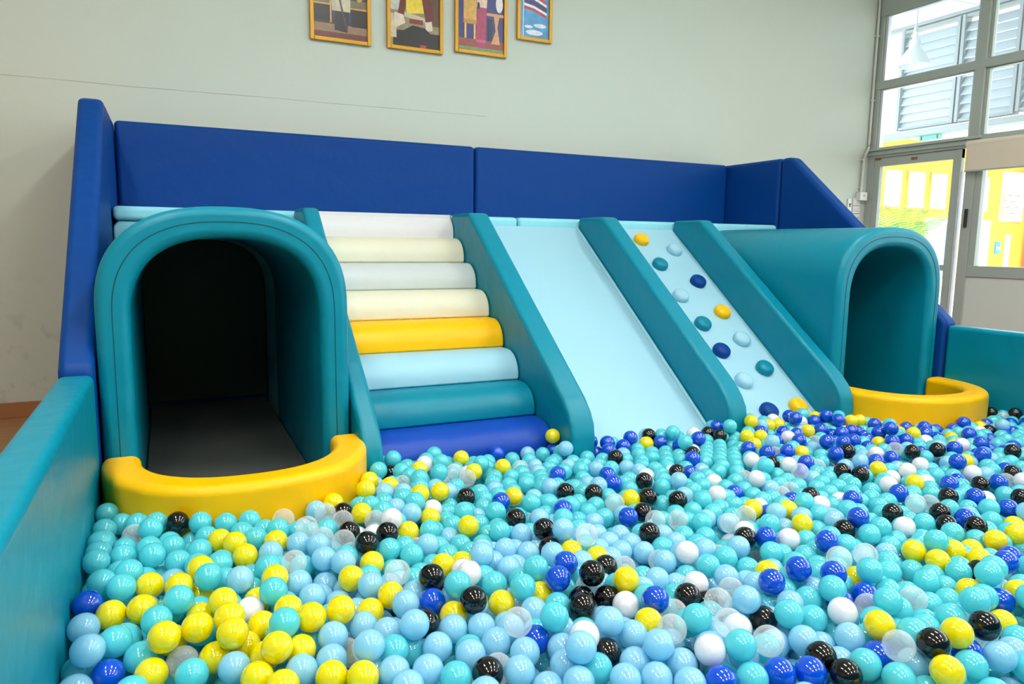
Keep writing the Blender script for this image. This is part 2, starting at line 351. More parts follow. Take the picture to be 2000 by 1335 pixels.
picture(2.435, 2.73, 2.588, 3.02, 'smallest gold framed picture, a striped red white and blue flag against a blue sky', (76, 160, 214), [
    ((235, 240, 245), E_(.5, .1, .3, .05)), ((225, 235, 245), E_(.7, .24, .22, .04)), ((220, 232, 244), E_(.3, .2, .14, .03)), ((210, 225, 240), R(.1, 0, .13, 1)),
    ((200, 40, 50), [(.14, .54), (.5, .5), (.92, .4), (.92, .45), (.5, .55), (.14, .59)]), ((240, 240, 245), [(.14, .59), (.5, .55), (.92, .45), (.92, .5), (.5, .6), (.14, .64)]),
    ((40, 50, 120), [(.14, .64), (.5, .6), (.92, .5), (.92, .6), (.5, .71), (.14, .75)]), ((240, 240, 245), [(.14, .75), (.5, .71), (.92, .6), (.92, .65), (.5, .76), (.14, .8)]),
    ((200, 40, 50), [(.14, .8), (.5, .76), (.92, .65), (.92, .7), (.5, .81), (.14, .85)])])

# ---- roller blind over the fixed window right of the door
e = empty('roller_blind', (XW-.05, 3.6, 1.73)); tag(e, 'cream roller blind rolled half down over the window right of the door', 'blind')
bm = nb(); prism(bm, [(XW-.03+.034*math.cos(a), 1.965+.034*math.sin(a)) for a in [2*PI*k/16 for k in range(16)]], 2.9, 4.1, 'Y'); put('roller', bm, BLIND, e)
put('fabric', box(nb(), XW-.062, XW-.06, 2.92, 4.09, 1.745, 1.965), BLIND, e, smooth=False)
put('hem_bar', box(nb(), XW-.067, XW-.055, 2.92, 4.09, 1.732, 1.747), ALU, e, bevel=.003, seg=2)['label'] = 'grey hem bar'

# ------------------------------------------------------------------ ceiling lamps
TUBE = mat('lit_tube', (1, 1, 1, 1), .5, emit=(1, .985, .95, 1), es=TUBE_EMIT)
i = 0
for xx in (-.9, 1.5, 3.9):
    for yy in (-2.6, -.4, 1.8):
        e = empty('ceiling_light', (xx, yy, RZ-.06))
        tag(e, 'long ceiling light with a glowing diffuser in a white tray', 'ceiling light', 'long ceiling lights')
        put('tray', box(nb(), xx-.15, xx+.15, yy-.62, yy+.62, RZ-.045, RZ), PLASTIC_W, e, bevel=.01, seg=2)
        put('diffuser', box(nb(), xx-.14, xx+.14, yy-.6, yy+.6, RZ-.055, RZ-.046), TUBE, e, smooth=False)

# ------------------------------------------------------------------ soft play set
def pad(name, x0, x1, y0, y1, z0, z1, m, label, cat='pad', bev=.028, group=None):
    return tag(put(name, box(nb(), x0, x1, y0, y1, z0, z1), m, bevel=bev), label, cat, group)
XS = 2.051
pad('back_panel', XL+.004, XS-.003, YP, YP+TH, 0, ZT, NAVY, 'long deep blue padded panel along the wall, left of the seam', 'padded panel')
pad('back_panel', XS+.003, XR-.004, YP, YP+TH, 0, ZT, NAVY, 'shorter deep blue padded panel along the wall, right of the seam', 'padded panel')
for s, xa in ((-1, XL-TH), (1, XR)):
    side = 'left' if s < 0 else 'right'
    pad('padded_end_wall', xa, xa+TH, YF+.004, YP+TH, 0, ZT, NAVY, 'square deep blue padded panel closing the %s end of the platform' % side, 'padded panel')
    bm = prism(nb(), [(YF-.002, 0), (YF-.002, ZT), (YF-.10, ZT), (YC+.002, ZS+.022), (YC+.002, 0)], xa, xa+TH, 'X')
    tag(put('sloping_end_wall', bm, NAVY, bevel=.03), 'deep blue padded panel sloping down beside the %s tunnel' % side, 'padded panel')
pad('pit_wall', XL-TH, XL, .2, YC-.003, 0, ZS, TEAL, 'long teal padded low wall along the left edge of the ball pit', 'pit wall', .025)
pad('pit_wall', XR, XR+TH, .2, YC-.003, 0, ZS, TEAL, 'teal padded low wall closing the right edge of the ball pit', 'pit wall', .025)
pad('pit_wall', XL+.003, XR-.003, .2, .313, 0, ZS, TEAL, 'teal padded low wall at the near end of the ball pit', 'pit wall', .025)
tag(put('pit_mat', box(nb(), XL, XR, .315, 2.94, 0.0, .004), mat('pit_floor_vinyl', srgb(60, 150, 165), .6), smooth=False), 'thin blue mat on the floor beneath the plastic balls', 'mat')

# platform: three base blocks (the outer two hollow where the tunnels run in) and two deck cushions
def arch(cx, a, ztop, zc, z0=0., n=2.5, seg=40):
    pts = [(cx-a, z0)]
    for k in range(seg+1):
        t = PI - PI*k/seg; c, s = math.cos(t), math.sin(t)
        pts.append((cx + a*math.copysign(abs(c)**(2/n), c), zc + (ztop-zc)*abs(s)**(2/n)))
    pts.append((cx+a, z0)); return pts
def shell(bm, out, inn, y0, y1, close=True):
    n = len(out)
    A = [bm.verts.new((p[0], y0, p[1])) for p in out]; B = [bm.verts.new((p[0], y0, p[1])) for p in inn]
    C_ = [bm.verts.new((p[0], y1, p[1])) for p in out]; D = [bm.verts.new((p[0], y1, p[1])) for p in inn]
    for i in range(n-1):
        bm.faces.new((A[i], A[i+1], B[i+1], B[i])); bm.faces.new((C_[i], D[i], D[i+1], C_[i+1]))
        bm.faces.new((A[i], C_[i], C_[i+1], A[i+1])); bm.faces.new((B[i], B[i+1], D[i+1], D[i]))
    bm.faces.new((A[0], B[0], D[0], C_[0])); bm.faces.new((A[-1], C_[-1], D[-1], B[-1]))
    return bm
XT0, XT1 = .665, 3.482
def rect_like(pts, x0, x1, z1):
    cx = (x0+x1)/2; out = []
    for (x, z) in pts:
        if z <= .8: out.append((x0 if x < cx else x1, z)); continue
        dx, dz = x-cx, z-.8
        k = min((x1-cx)/abs(dx) if abs(dx) > 1e-6 else 1e9, (z1-.8)/dz if dz > 1e-6 else 1e9)
        out.append((cx+dx*k, .8+dz*k))
    return out
for side, x0, x1 in (('left', XL+.002, XT0), ('right', XT1, XR-.002)):
    inn = arch((x0+x1)/2, (x1-x0)/2-.1, 1.075, .76); out = rect_like(inn, x0, x1, 1.166)
    tag(put('platform_block', shell(nb(), out, inn, YF+.012, YP-.004), AQUA, bevel=.012, seg=3), 'aqua hollow base block of the platform behind the %s tunnel' % side, 'platform block')
pad('platform_block', XT0+.003, XT1-.003, YF+.012, YP-.004, 0, 1.166, AQUA, 'aqua base block of the platform behind the stairs and slide', 'platform block', .012)
pad('deck_cushion', XL+.004, 2.108, YF-.012, YP-.004, 1.168, ZF+.004, AQUA, 'light blue deck cushion on top of the platform, left of the join', 'cushion', .026)
pad('deck_cushion', 2.114, XR-.004, YF-.012, YP-.004, 1.168, ZF+.004, AQUA, 'light blue deck cushion on top of the platform, right of the join', 'cushion', .026)

# tunnels
for side, x0, x1 in (('left', XL+.006, .662), ('right', 3.487, XR-.006)):
    cx = (x0+x1)/2; a = (x1-x0)/2
    e = empty('crawl_tunnel', (cx, YM, 0))
    tag(e, 'teal padded arch tunnel at the %s end of the platform' % side, 'tunnel', 'teal crawl tunnels')
    put('shell', shell(nb(), arch(cx, a, 1.197, .80), arch(cx, a-.115, 1.078, .76), YM, YF+.008), TEAL, e, bevel=.036, seg=5)
    bm = nb(); pts = arch(cx, a-.058, 1.14, .78); tube(bm, [(p[0], YM-.0005, p[1]) for p in pts], .0016, 6)
    put('front_seam', bm, SEAM, e)
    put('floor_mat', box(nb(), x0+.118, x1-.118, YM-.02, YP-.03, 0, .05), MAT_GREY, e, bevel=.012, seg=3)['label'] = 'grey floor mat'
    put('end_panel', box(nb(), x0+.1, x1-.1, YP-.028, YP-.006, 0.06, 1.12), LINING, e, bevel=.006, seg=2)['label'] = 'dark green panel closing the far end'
# yellow curved bumpers in front of the tunnel mouths
def half_ring(cx, a, b, t, z0, z1, name, label):
    bm = nb(); n = 2.35; seg = 36; out = []; inn = []
    for k in range(seg+1):
        th = PI + PI*k/seg; c, s = math.cos(th), math.sin(th)
        f = lambda aa, bb: (cx+aa*math.copysign(abs(c)**(2/n), c), YM-.006-bb*abs(s)**(2/n))
        out.append(f(a, b)); inn.append(f(a-t, b-t))
    prism(bm, out + inn[::-1], z0, z1, 'Z')
    bm.faces.ensure_lookup_table()
    # split the big caps into quads so the bevel follows the curve
    caps = [f for f in bm.faces if len(f.verts) > 6]; vs = [list(f.verts) for f in caps]
    bmesh.ops.delete(bm, geom=caps, context='FACES_ONLY')
    for L_ in vs:
        L_.sort(key=lambda v: v.index)
    bm.verts.ensure_lookup_table(); m_ = len(out)*2
    for base in (0, m_):
        for k in range(seg):
            q = [bm.verts[base+k], bm.verts[base+k+1], bm.verts[base+m_-2-k], bm.verts[base+m_-1-k]]
            bm.faces.new(q)
    o = put(name, bm, YEL, bevel=.034, seg=5)
    return tag(o, label, 'bumper', 'yellow curved bumpers at the tunnel mouths')
half_ring(.222, .475, .52, .13, 0, .282, 'curved_bumper', 'yellow curved foam bumper in front of the left tunnel')
half_ring(3.95, .475, .52, .125, 0, .268, 'curved_bumper', 'yellow curved foam bumper in front of the right tunnel')

# side rails between stairs, slide and ramp
def rail(x0, x1, label):
    zt = 1.252; y_top = 4.229 - (1.381-zt)/SL; ye = 2.775; z_end = 1.381-(4.229-ye)*SL
    pts = [(YF-.012, 0), (YF-.012, zt), (y_top, zt)]
    # rounded nose at the foot
    r_ = .10; d = (math.cos(ALPHA), math.sin(ALPHA))
    pts.append((ye+.10, z_end+.10*SL)); pts += [(ye+.045, z_end+.018), (ye+.012, z_end-.035), (ye, z_end-.10), (ye, 0)]
    o = put('side_rail', prism(nb(), pts, x0, x1, 'X'), TEAL, bevel=.024, seg=5)
    return tag(o, label, 'side rail', 'teal sloping rails')
rail(.668, .757, 'teal sloping rail between the left tunnel and the stairs')
rail(1.634, 1.764, 'teal sloping rail between the stairs and the slide')
rail(2.566, 2.692, 'teal sloping rail between the slide and the climbing ramp')
rail(3.373, 3.482, 'teal sloping rail between the climbing ramp and the right tunnel')

# stairs of eight bolsters
st = empty('foam_stairs', (1.195, 2.94, 0)); tag(st, 'foam stairs of eight rounded steps in white, cream, yellow and blue', 'stairs')
cols_ = [(WHITE_V, 'white step'), (CREAM, 'upper cream step'), (GREY_V, 'pale grey step'), (CREAM, 'lower cream step'), (YEL, 'yellow step'), (SKYB, 'light blue step'), (TEAL, 'teal step'), (BLUE_V, 'blue step')]
for k, (m_, lb) in enumerate(cols_):
    yf = 4.300-.1939*k; zt = 1.246-.1463*k; zb = max(0, zt-.1463)
    yb = min(YF-.014, yf+.30); pts = [(yb, zb), (yb, zt)]
    rr, rz = .125, .118
    for j in range(9):
        a_ = PI/2*j/8; pts.append((yf+rr-rr*math.sin(a_), zt-rz+rz*math.cos(a_)))
    pts.append((yf, zb))
    o = put('step', prism(nb(), pts, .762, 1.63, 'X'), m_, st, bevel=.012, seg=3); o['label'] = lb
    if k > 0:  # riser core behind, keeps the flight solid
        pass
put('core', prism(nb(), [(YF-.016, 0), (YF-.016, 1.05), (2.98+.22, .0)], .77, 1.62, 'X'), AQUA, st, smooth=False)

# slide
def slope_pt(s, up=0.): return (YF-.002 - s*math.cos(ALPHA) - up*math.sin(ALPHA), 1.1966 - s*math.sin(ALPHA) + up*math.cos(ALPHA))
def wedge(x0, x1): return prism(nb(), [(YF-.014, 0), (YF-.014, 1.1966-.012*SL), (YF-1.1966/SL, 0)], x0, x1, 'X')
sd = empty('foam_slide', (2.165, 2.8, 0)); tag(sd, 'wide smooth light blue foam slide', 'slide')
put('chute', wedge(1.768, 2.563), SKYB, sd, smooth=False)
for xx in (1.775, 2.552):
    bm = nb(); tube(bm, [(xx,)+slope_pt(.02, .003), (xx,)+slope_pt(1.95, .003)], .011, 10); put('piping', bm, SKYB, sd)
rp = empty('climbing_ramp', (3.03, 2.8, 0)); tag(rp, 'narrow light blue climbing ramp with round coloured holds', 'climbing ramp')
put('board', wedge(2.696, 3.369), SKYB, rp, smooth=False)
HOLD = {'Y': (YEL, 'yellow hold'), 'L': (SKYB, 'light blue hold'), 'T': (TEAL, 'teal hold'), 'B': (NAVY, 'blue hold')}
for c, x, s in (('Y',3.012,.163),('L',3.234,.278),('T',3.016,.438),('B',3.226,.621),('L',2.997,.76),('Y',3.232,.927),('T',3.009,1.027),('L',3.219,1.18),('B',3.0,1.265),('T',3.223,1.431),('L',3.005,1.511),('Y',3.252,1.738),('B',3.022,1.747)):
    m_, lb = HOLD[c]; bm = nb()
    prof = [(.052, -.002), (.055, .01), (.0548, .024), (.050, .036), (.040, .044), (.022, .0485), (.0001, .05)]
    lathe(bm, prof, n=28)
    y_, z_ = slope_pt(s); T = Matrix.Translation((x-.004, y_, z_)) @ Matrix.Rotation(ALPHA, 4, 'X')
    bmesh.ops.transform(bm, matrix=T, verts=bm.verts)
    put('climbing_hold', bm, m_, rp)['label'] = lb

# ------------------------------------------------------------------ plastic balls, 7 cm across
SPOTS = {   # x, y in centimetres of the balls that lie on top, colour by colour
    'T': [78, 252, 64, 254, 84, 278, 57, 213, 76, 216, 61, 201, 90, 156, 103, 170, 93, 171, 88, 172, 45, 152, 84, 128, 46, 182, 66, 171, 77, 179, 85, 145, 54, 137, 129, 218, 114, 224, 122, 225, 100, 222, 93, 205, 87, 226, 117, 118, 178, 110, 167, 118, 177, 126, 160, 128, 178, 101, 193, 111, 208, 126, 233, 154, 231, 144, 205, 115, 113, 111, 141, 104, 143, 98, 162, 93, 145, 122, 144, 130, 152, 130, 185, 133, 194, 139, 204, 156, 190, 153, 168, 141, 168, 135, 166, 158, 151, 160, 139, 158, 162, 186, 181, 175, 192, 125, 115, 133, 176, 203, 217, 173, 206, 175, 270, 155, -19, 268, -13, 261, -6, 260, 3, 262, 9, 257, -18, 257, -24, 264, -22, 249, -6, 248, 3, 251, -2, 241, 6, 236, 18, 252, 23, 246, 28, 242, 29, 253, -23, 241, -22, 231, -17, 238, -10, 235, -3, 231, -2, 223, 4, 226, 10, 230, -17, 223, -23, 216, -17, 214, 10, 213, 3, 209, 10, 204, -3, 204, -4, 192, -19, 187, -13, 183, -20, 178, -12, 173, -19, 170, -24, 175, -9, 164, 1, 163, 18, 188],
    'L': [69, 266, 72, 249, 91, 248, 132, 240, 183, 226, 150, 232, 69, 231, 69, 206, 47, 192, 51, 186, 53, 204, 110, 209, 116, 205, 99, 201, 110, 191, 84, 198, 90, 195, 97, 189, 84, 187, 88, 181, 74, 173, 57, 179, 82, 157, 96, 151, 66, 156, 59, 157, 52, 160, 45, 163, 39, 167, 97, 136, 60, 145, 53, 151, 40, 147, 48, 142, 77, 132, 66, 134, 78, 126, 86, 122, 93, 121, 92, 127, 81, 138, 99, 129, 38, 156, 42, 140, 58, 133, 68, 140, 102, 122, 99, 116, 122, 158, 133, 167, 106, 175, 67, 146, 134, 118, 146, 112, 125, 129, 158, 142, 157, 135, 141, 152, 146, 142, 138, 139, 172, 94, 150, 100, 149, 168, 192, 173, 158, 167, 203, 166, 192, 182, 265, 258, 260, 260, 372, 261, 381, 257, 309, 309, 276, 215, 33, 269, 44, 249, 21, 224, 36, 212, 46, 205, 16, 207, 32, 189, 27, 194, 32, 164, 9, 163, 22, 156, 29, 155, -24, 202, -23, 187, 34, 231],
    'Y': [166, 305, 97, 287, 111, 285, 110, 269, 125, 269, 70, 278, 65, 272, 75, 266, 93, 261, 87, 254, 112, 235, 153, 215, 66, 218, 85, 212, 76, 228, 50, 199, 69, 191, 114, 177, 50, 176, 43, 174, 75, 164, 87, 164, 62, 164, 109, 159, 104, 137, 57, 245, 34, 147, 205, 276, 115, 192, 293, 298, 302, 288, 326, 286, 349, 277, 261, 270, 269, 269, 284, 275, 292, 262, 247, 252, 262, 237, 325, 238, 338, 234, 332, 215, 407, 249, 320, 196, 272, 203, 270, 184, 186, 189, 197, 173, 198, 184, 274, 146, 253, 136, 241, 135, 207, 139, 218, 135, 208, 132, 222, 129, 154, 148, 175, 134, 197, 116, 209, 111, 158, 114, 170, 102, 154, 94, 149, 92, 203, 106, 26, 263, 12, 240, 15, 231, 15, 216, 24, 206, 30, 217, 4, 217, -2, 214, -9, 218, -8, 209, 16, 197, -15, 205, -10, 197, -17, 197, 3, 200, 3, 192, 10, 196, 10, 189, 2, 185, 9, 179, 3, 178, 16, 176, 21, 170, 24, 186, -6, 185, -4, 177, 12, 170, 16, 164, 4, 168, 24, 162, 27, 172, 35, 173, 42, 197, -6, 168, 14, 155, 18, 151, 32, 148, 56, 270],
    'B': [131, 291, 163, 290, 182, 297, 183, 289, 190, 293, 181, 273, 205, 308, 196, 289, 204, 285, 209, 275, 217, 266, 208, 247, 140, 250, 159, 241, 156, 234, 106, 231, 142, 202, 122, 214, 57, 218, 106, 182, 115, 185, 58, 170, 95, 164, 111, 148, 76, 144, 263, 303, 244, 284, 255, 262, 276, 273, 242, 248, 245, 240, 254, 239, 285, 262, 275, 249, 304, 284, 251, 223, 313, 274, 338, 286, 302, 260, 307, 253, 292, 238, 282, 238, 301, 241, 275, 228, 317, 254, 333, 259, 338, 259, 325, 243, 344, 252, 318, 231, 328, 231, 349, 245, 355, 242, 350, 235, 362, 235, 387, 239, 393, 249, 367, 224, 408, 225, 333, 209, 335, 198, 352, 205, 309, 194, 357, 211, 282, 212, 293, 213, 282, 178, 303, 172, 276, 164, 230, 182, 251, 178, 251, 151, 275, 150, 212, 163, 192, 158, 170, 166, 165, 148, 174, 142, 149, 138, 169, 127, 152, 112, 226, 125, 200, 109, 168, 99, 146, 104, 121, 109, 106, 114, 147, 94, 125, 108, -23, 210, -15, 172],
    'K': [96, 241, 134, 233, 143, 226, 102, 213, 110, 199, 103, 190, 112, 171, 101, 162, 103, 156, 97, 158, 64, 178, 64, 225, 50, 213, 69, 165, 170, 231, 178, 263, 199, 311, 211, 285, 188, 233, 160, 214, 168, 208, 149, 203, 139, 185, 121, 145, 59, 135, 88, 132, 79, 278, 212, 254, 296, 308, 244, 277, 243, 271, 234, 226, 256, 208, 283, 229, 423, 255, 427, 248, 390, 229, 445, 243, 312, 216, 325, 214, 260, 202, 353, 196, 293, 173, 217, 191, 201, 161, 231, 166, 248, 159, 268, 169, 166, 169, 247, 146, 133, 128, 184, 107, 133, 109, 160, 102, 133, 103, 239, 151, 322, 177, 293, 157, 211, 124, 52, 252, 47, 230, -2, 251],
    'W': [81, 233, 73, 184, 67, 235, 105, 147, 88, 138, 140, 169, 107, 126, 97, 293, 130, 151, 301, 296, 230, 234, 299, 273, 250, 292, 276, 258, 263, 242, 292, 220, 343, 214, 283, 197, 296, 200, 306, 184, 186, 206, 257, 188, 214, 182, 223, 155, 170, 172, 179, 164, 154, 121, 109, 124, 315, 169, 213, 212, 16, 184],
    'C': [58, 185, 72, 151, 58, 225, 145, 214, 102, 271, 106, 265, 120, 199, 156, 192, 113, 156, 106, 130, 149, 195, 114, 141, 235, 214, 245, 168, 178, 119, 156, 108, 124, 118, 138, 144, 165, 122, 130, 134, 117, 128, 188, 144, 181, 146, 171, 182, 181, 184, 308, 222, 438, 250, 39, 258, 30, 207, 35, 241, 33, 248, -12, 247, 48, 221, 41, 225, 48, 239, -2, 170],
}

BR = .0352
def pack_balls():
    """settle some 4,700 balls in the pit: gravity, no overlap, kept off pads, bumpers and slopes"""
    rng = np.random.default_rng(5); r = .0355; y0 = .315
    spots = np.array([(a/100, b/100) for c in SPOTS for a, b in zip(SPOTS[c][::2], SPOTS[c][1::2])])
    hue = [c for c in SPOTS for _ in SPOTS[c][::2]]
    pull = np.array([.25 if c in 'LT' else .5 for c in hue])[:, None]
    ns = len(spots); N = 4750; P = np.empty((N, 3))
    P[:, 0] = rng.uniform(XL+r, XR-r, N); P[:, 1] = rng.uniform(y0+r, 2.9, N); P[:, 2] = rng.uniform(r, .22, N)
    P[:ns, :2] = spots; P[:ns, 2] = .13
    LOW = .004
    def constrain():
        P[:, 0] = np.clip(P[:, 0], XL+r, XR-r); P[:, 1] = np.maximum(P[:, 1], y0+r); P[:, 2] = np.maximum(P[:, 2], r+LOW)
        x, y = P[:, 0].copy(), P[:, 1].copy()
        for cx, a, b in ((.222, .482, .532), (3.95, .482, .532)):
            e = 2.2; q = (np.abs((x-cx)/(a+r))**e + np.abs((y-YM)/(b+r))**e)**(1/e)
            m = (q < 1) & (y < YM+.02); k = 1/np.maximum(q[m], 1e-3)
            P[m, 0] = cx+(x[m]-cx)*k; P[m, 1] = YM+(y[m]-YM)*k
        x, y = P[:, 0].copy(), P[:, 1].copy()
        m = (x < .64) | (x > 3.48); P[m, 1] = np.minimum(P[m, 1], 2.93-r)
        for a, b in ((.64, .757), (1.634, 1.764), (2.566, 2.692), (3.373, 3.482)):
            m = (x > a-r*.8) & (x < b+r*.8) & (y > 2.77-r)
            f, l, t = y-(2.77-r), x-(a-r), (b+r)-x
            near = f < np.minimum(l, t)+.02
            P[m & near, 1] = 2.77-r; P[m & ~near & (l < t), 0] = a-r; P[m & ~near & (l >= t), 0] = b+r
        x = P[:, 0]; m = (x > .757) & (x < 1.634); P[m, 1] = np.minimum(P[m, 1], 2.935-r)
        m = (x > 1.764) & (x < 3.373); d = (P[:, 1]-YF)*-.602 + (P[:, 2]-1.1966)*.798
        k = m & (d < r+.014); P[k, 1] -= .602*(r+.014-d[k]); P[k, 2] += .798*(r+.014-d[k])
        P[:, 0] = np.clip(P[:, 0], XL+r, XR-r)
    def pairs():
        c = np.floor(P/(2*r)).astype(int); c -= c.min(0); dim = c.max(0)+3
        key = (c[:, 0]*dim[1]+c[:, 1])*dim[2]+c[:, 2]; o = np.argsort(key, kind='stable'); ks = key[o]; A, B = [], []
        for i in (-1, 0, 1):
            for j in (-1, 0, 1):
                for k in (-1, 0, 1):
                    if (i, j, k) < (0, 0, 0): continue
                    nk = key+(i*dim[1]+j)*dim[2]+k; lo = np.searchsorted(ks, nk, 'left'); cnt = np.searchsorted(ks, nk, 'right')-lo
                    a = np.repeat(np.arange(len(P)), cnt); st = np.repeat(lo-np.concatenate([[0], np.cumsum(cnt)[:-1]]), cnt)
                    b = o[st+np.arange(cnt.sum())]
                    if (i, j, k) == (0, 0, 0): m = a < b; a, b = a[m], b[m]
                    A.append(a); B.append(b)
        return np.concatenate(A), np.concatenate(B)
    for it in range(900):
        if it < 780: P[:, 2] -= .0022 if it < 480 else .0008
        if it < 780:
            P[:ns, 2] += np.clip(.126-P[:ns, 2], -.003, .0045)*(1 if it < 440 else .6)
            P[:ns, :2] += (spots-P[:ns, :2])*pull*(1 if it < 440 else .35)
        a, b = pairs()
        for _ in range(2):
            d = P[a]-P[b]; L = np.sqrt((d*d).sum(1))+1e-9; m = L < 2*r; aa, bb = a[m], b[m]
            dd = d[m]/L[m, None]*((2*r-L[m])*.5)[:, None]; mv = np.zeros_like(P)
            for ax in range(3): mv[:, ax] = np.bincount(aa, dd[:, ax], len(P)) - np.bincount(bb, dd[:, ax], len(P))
            cnt = np.bincount(aa, minlength=len(P)) + np.bincount(bb, minlength=len(P))
            P += mv/np.maximum(1, cnt*.5)[:, None]; constrain()
    a, b = pairs(); keep = (P[:, 2] < np.where((P[:, 0] > 3.3) & (P[:, 1] > 1.9), .145, .19)) & ~((P[:, 0] > 1.75) & (P[:, 0] < 3.4) & (P[:, 1] > 2.86) & (P[:, 2] > .135));  L = np.linalg.norm(P[a]-P[b], axis=1)
    for i in np.argsort(L):
        if L[i] > 2*r-.006: break
        x, y = a[i], b[i]
        if keep[x] and keep[y]:
            if x < ns <= y: keep[y] = False
            elif y < ns <= x: keep[x] = False
            else: keep[x if P[x, 2] < P[y, 2] else y] = False
    # colours of the rest, by the part of the pit they lie in
    colour = np.empty(len(P), 'U1')
    for k in range(len(P)):
        x, y = P[k, 0], P[k, 1]
        if x < .30 and y > 1.2: o = dict(T=.93, L=.04, Y=.02, C=.01)
        elif y < 2.0 and x < 1.45 and y < 2.3-.25*x: o = dict(L=.60, T=.30, C=.05, W=.02, Y=.02, K=.01)
        elif y < 1.5: o = dict(T=.68, L=.20, C=.05, W=.02, B=.04, Y=.01)
        elif x > 2.6 and y > 2.0: o = dict(T=.60, L=.13, B=.18, C=.03, W=.04, Y=.02)
        elif x > 1.9: o = dict(T=.80, L=.10, B=.03, C=.04, W=.03)
        else: o = dict(T=.82, L=.13, C=.04, W=.01)
        p = np.array(list(o.values())); colour[k] = list(o)[rng.choice(len(o), p=p/p.sum())]
    return P[keep], colour[keep], spots, hue
bp_, bc_, spots_, hue_ = pack_balls()

# how large each ball shows: the 300 that show largest become objects of their own
def seen_sizes():
    d = bp_-np.array([0, 0, CAM_H]); z = d @ np.array(_f); zz = np.maximum(z, .2)
    u = 1000+1408.13*(d @ np.array(_r))/zz; v = 667.5-1408.13*(d @ np.array(_u))/zz; q = 1408.13*BR/zz
    own = -np.ones((1335, 2000), int)
    for k in np.argsort(-z):
        x0, x1, y0, y1 = int(max(0, u[k]-q[k])), int(min(1999, u[k]+q[k])), int(max(0, v[k]-q[k])), int(min(1334, v[k]+q[k]))
        if z[k] < .3 or x1 < x0 or y1 < y0: continue
        yy, xx = np.mgrid[y0:y1+1, x0:x1+1]; m = (xx-u[k])**2+(yy-v[k])**2 < q[k]**2; own[y0:y1+1, x0:x1+1][m] = k
    return u, v, q, np.bincount(own[own >= 0], minlength=len(bp_))
su, sv, sq, seen = seen_sizes()
rank = np.argsort(-seen, kind='stable')
# each noted spot gives its colour to the nearest ball lying open on top
def settle_colours():
    z = np.full(len(spots_), .122); z = np.column_stack([spots_, z])-np.array([0, 0, CAM_H]); w_ = z @ np.array(_f)
    tu = 1000+1408.13*(z @ np.array(_r))/w_; tv = 667.5-1408.13*(z @ np.array(_u))/w_
    open_ = np.where(seen > 1.0*sq*sq)[0]; used = set(); done = set(); cand = []
    for i in range(len(spots_)):
        ds = np.hypot(su[open_]-tu[i], sv[open_]-tv[i])/sq[open_]
        for j in np.argsort(ds)[:6]: cand.append((ds[j]+(.35 if hue_[i] in 'TL' else 0), i, open_[j]))
    for ds, i, k in sorted(cand):
        if i in done or k in used or ds > 2.6: continue
        bc_[k] = hue_[i]; used.add(k); done.add(i)
settle_colours()
KINDS = 'TLYBKWC'
BM = {'T': ball_mat('turquoise_plastic', srgb(104, 230, 240), .36, .08), 'L': ball_mat('light_blue_plastic', srgb(165, 230, 255), .36, .08),
      'Y': ball_mat('yellow_plastic', srgb(255, 236, 0), .2, .08), 'B': ball_mat('blue_plastic', srgb(0, 78, 214), .1, .06),
      'K': ball_mat('black_plastic', srgb(9, 10, 12), 0, .05, .25), 'W': ball_mat('white_plastic_ball', srgb(242, 244, 250), .2, .08),
      'C': clear_mat('clear_plastic', (.95, .98, .98, 1), .84, (.95, .98, 1, 1), True)}
CN = {'T': 'turquoise', 'L': 'light blue', 'Y': 'yellow', 'B': 'dark blue', 'K': 'black', 'W': 'white', 'C': 'clear'}
CS = {'T': 'turquoise', 'L': 'pale-blue', 'Y': 'yellow', 'B': 'dark-blue', 'K': 'black', 'W': 'white', 'C': 'clear'}
ZONES = ['at far left', 'left of middle', 'mid pit', 'right of middle', 'at far right', 'near left corner', 'near left', 'near centre', 'near right', 'near right corner']
def unit(sub):
    bm = nb(); bmesh.ops.create_icosphere(bm, subdivisions=sub, radius=BR)
    v = np.array([p.co[:] for p in bm.verts]); f = np.array([[x.index for x in q.verts] for q in bm.faces]); bm.free(); return v, f
proto = {}
for k in KINDS:
    bm = nb(); bmesh.ops.create_icosphere(bm, subdivisions=4, radius=BR)
    me = bpy.data.meshes.new('plastic_ball'); bm.to_mesh(me); bm.free(); me.materials.append(BM[k])
    me.polygons.foreach_set('use_smooth', [True]*len(me.polygons)); proto[k] = me
tops = rank[seen[rank] > 120]
def neighbour(k, way):
    dx, dy = su[tops]-su[k], sv[tops]-sv[k]; ds = np.hypot(dx, dy); R_ = sq[k]
    m = (ds < R_*4) & (tops != k)
    m &= {'left': (dx < -R_*.5) & (abs(dy) < abs(dx)), 'right': (dx > R_*.5) & (abs(dy) < abs(dx)), 'behind': (dy < -R_*.5) & (abs(dx) < abs(dy)), 'front': (dy > R_*.5) & (abs(dx) < abs(dy))}[way]
    return CS[str(bc_[tops[m][np.argmin(ds[m])]])] if m.any() else None
made, labels = [], {}
for k in rank[:300]:
    c = str(bc_[k]); zn = sum(su[k] > t for t in (420, 800, 1200, 1600)) + (5 if sv[k] > 1080 else 0)
    n = {w_: neighbour(k, w_) for w_ in ('left', 'right', 'behind', 'front')}
    def lab(ways, place): return CN[c]+' ball, '+', '.join([n[w_]+' '+w_ for w_ in ways if n[w_]]+([ZONES[zn]] if place else []))
    made.append((k, c, lab(('left', 'right', 'behind'), True), lab(('left', 'right', 'behind', 'front'), True)))
for k, c, l1, l2 in made: labels[l1] = labels.get(l1, 0)+1
for k, c, l1, l2 in made:
    o = bpy.data.objects.new('plastic_ball', proto[c]); COL.objects.link(o); o.location = bp_[k]
    tag(o, l1 if labels[l1] == 1 else l2, 'ball', 'plastic balls, ' + CN[c])
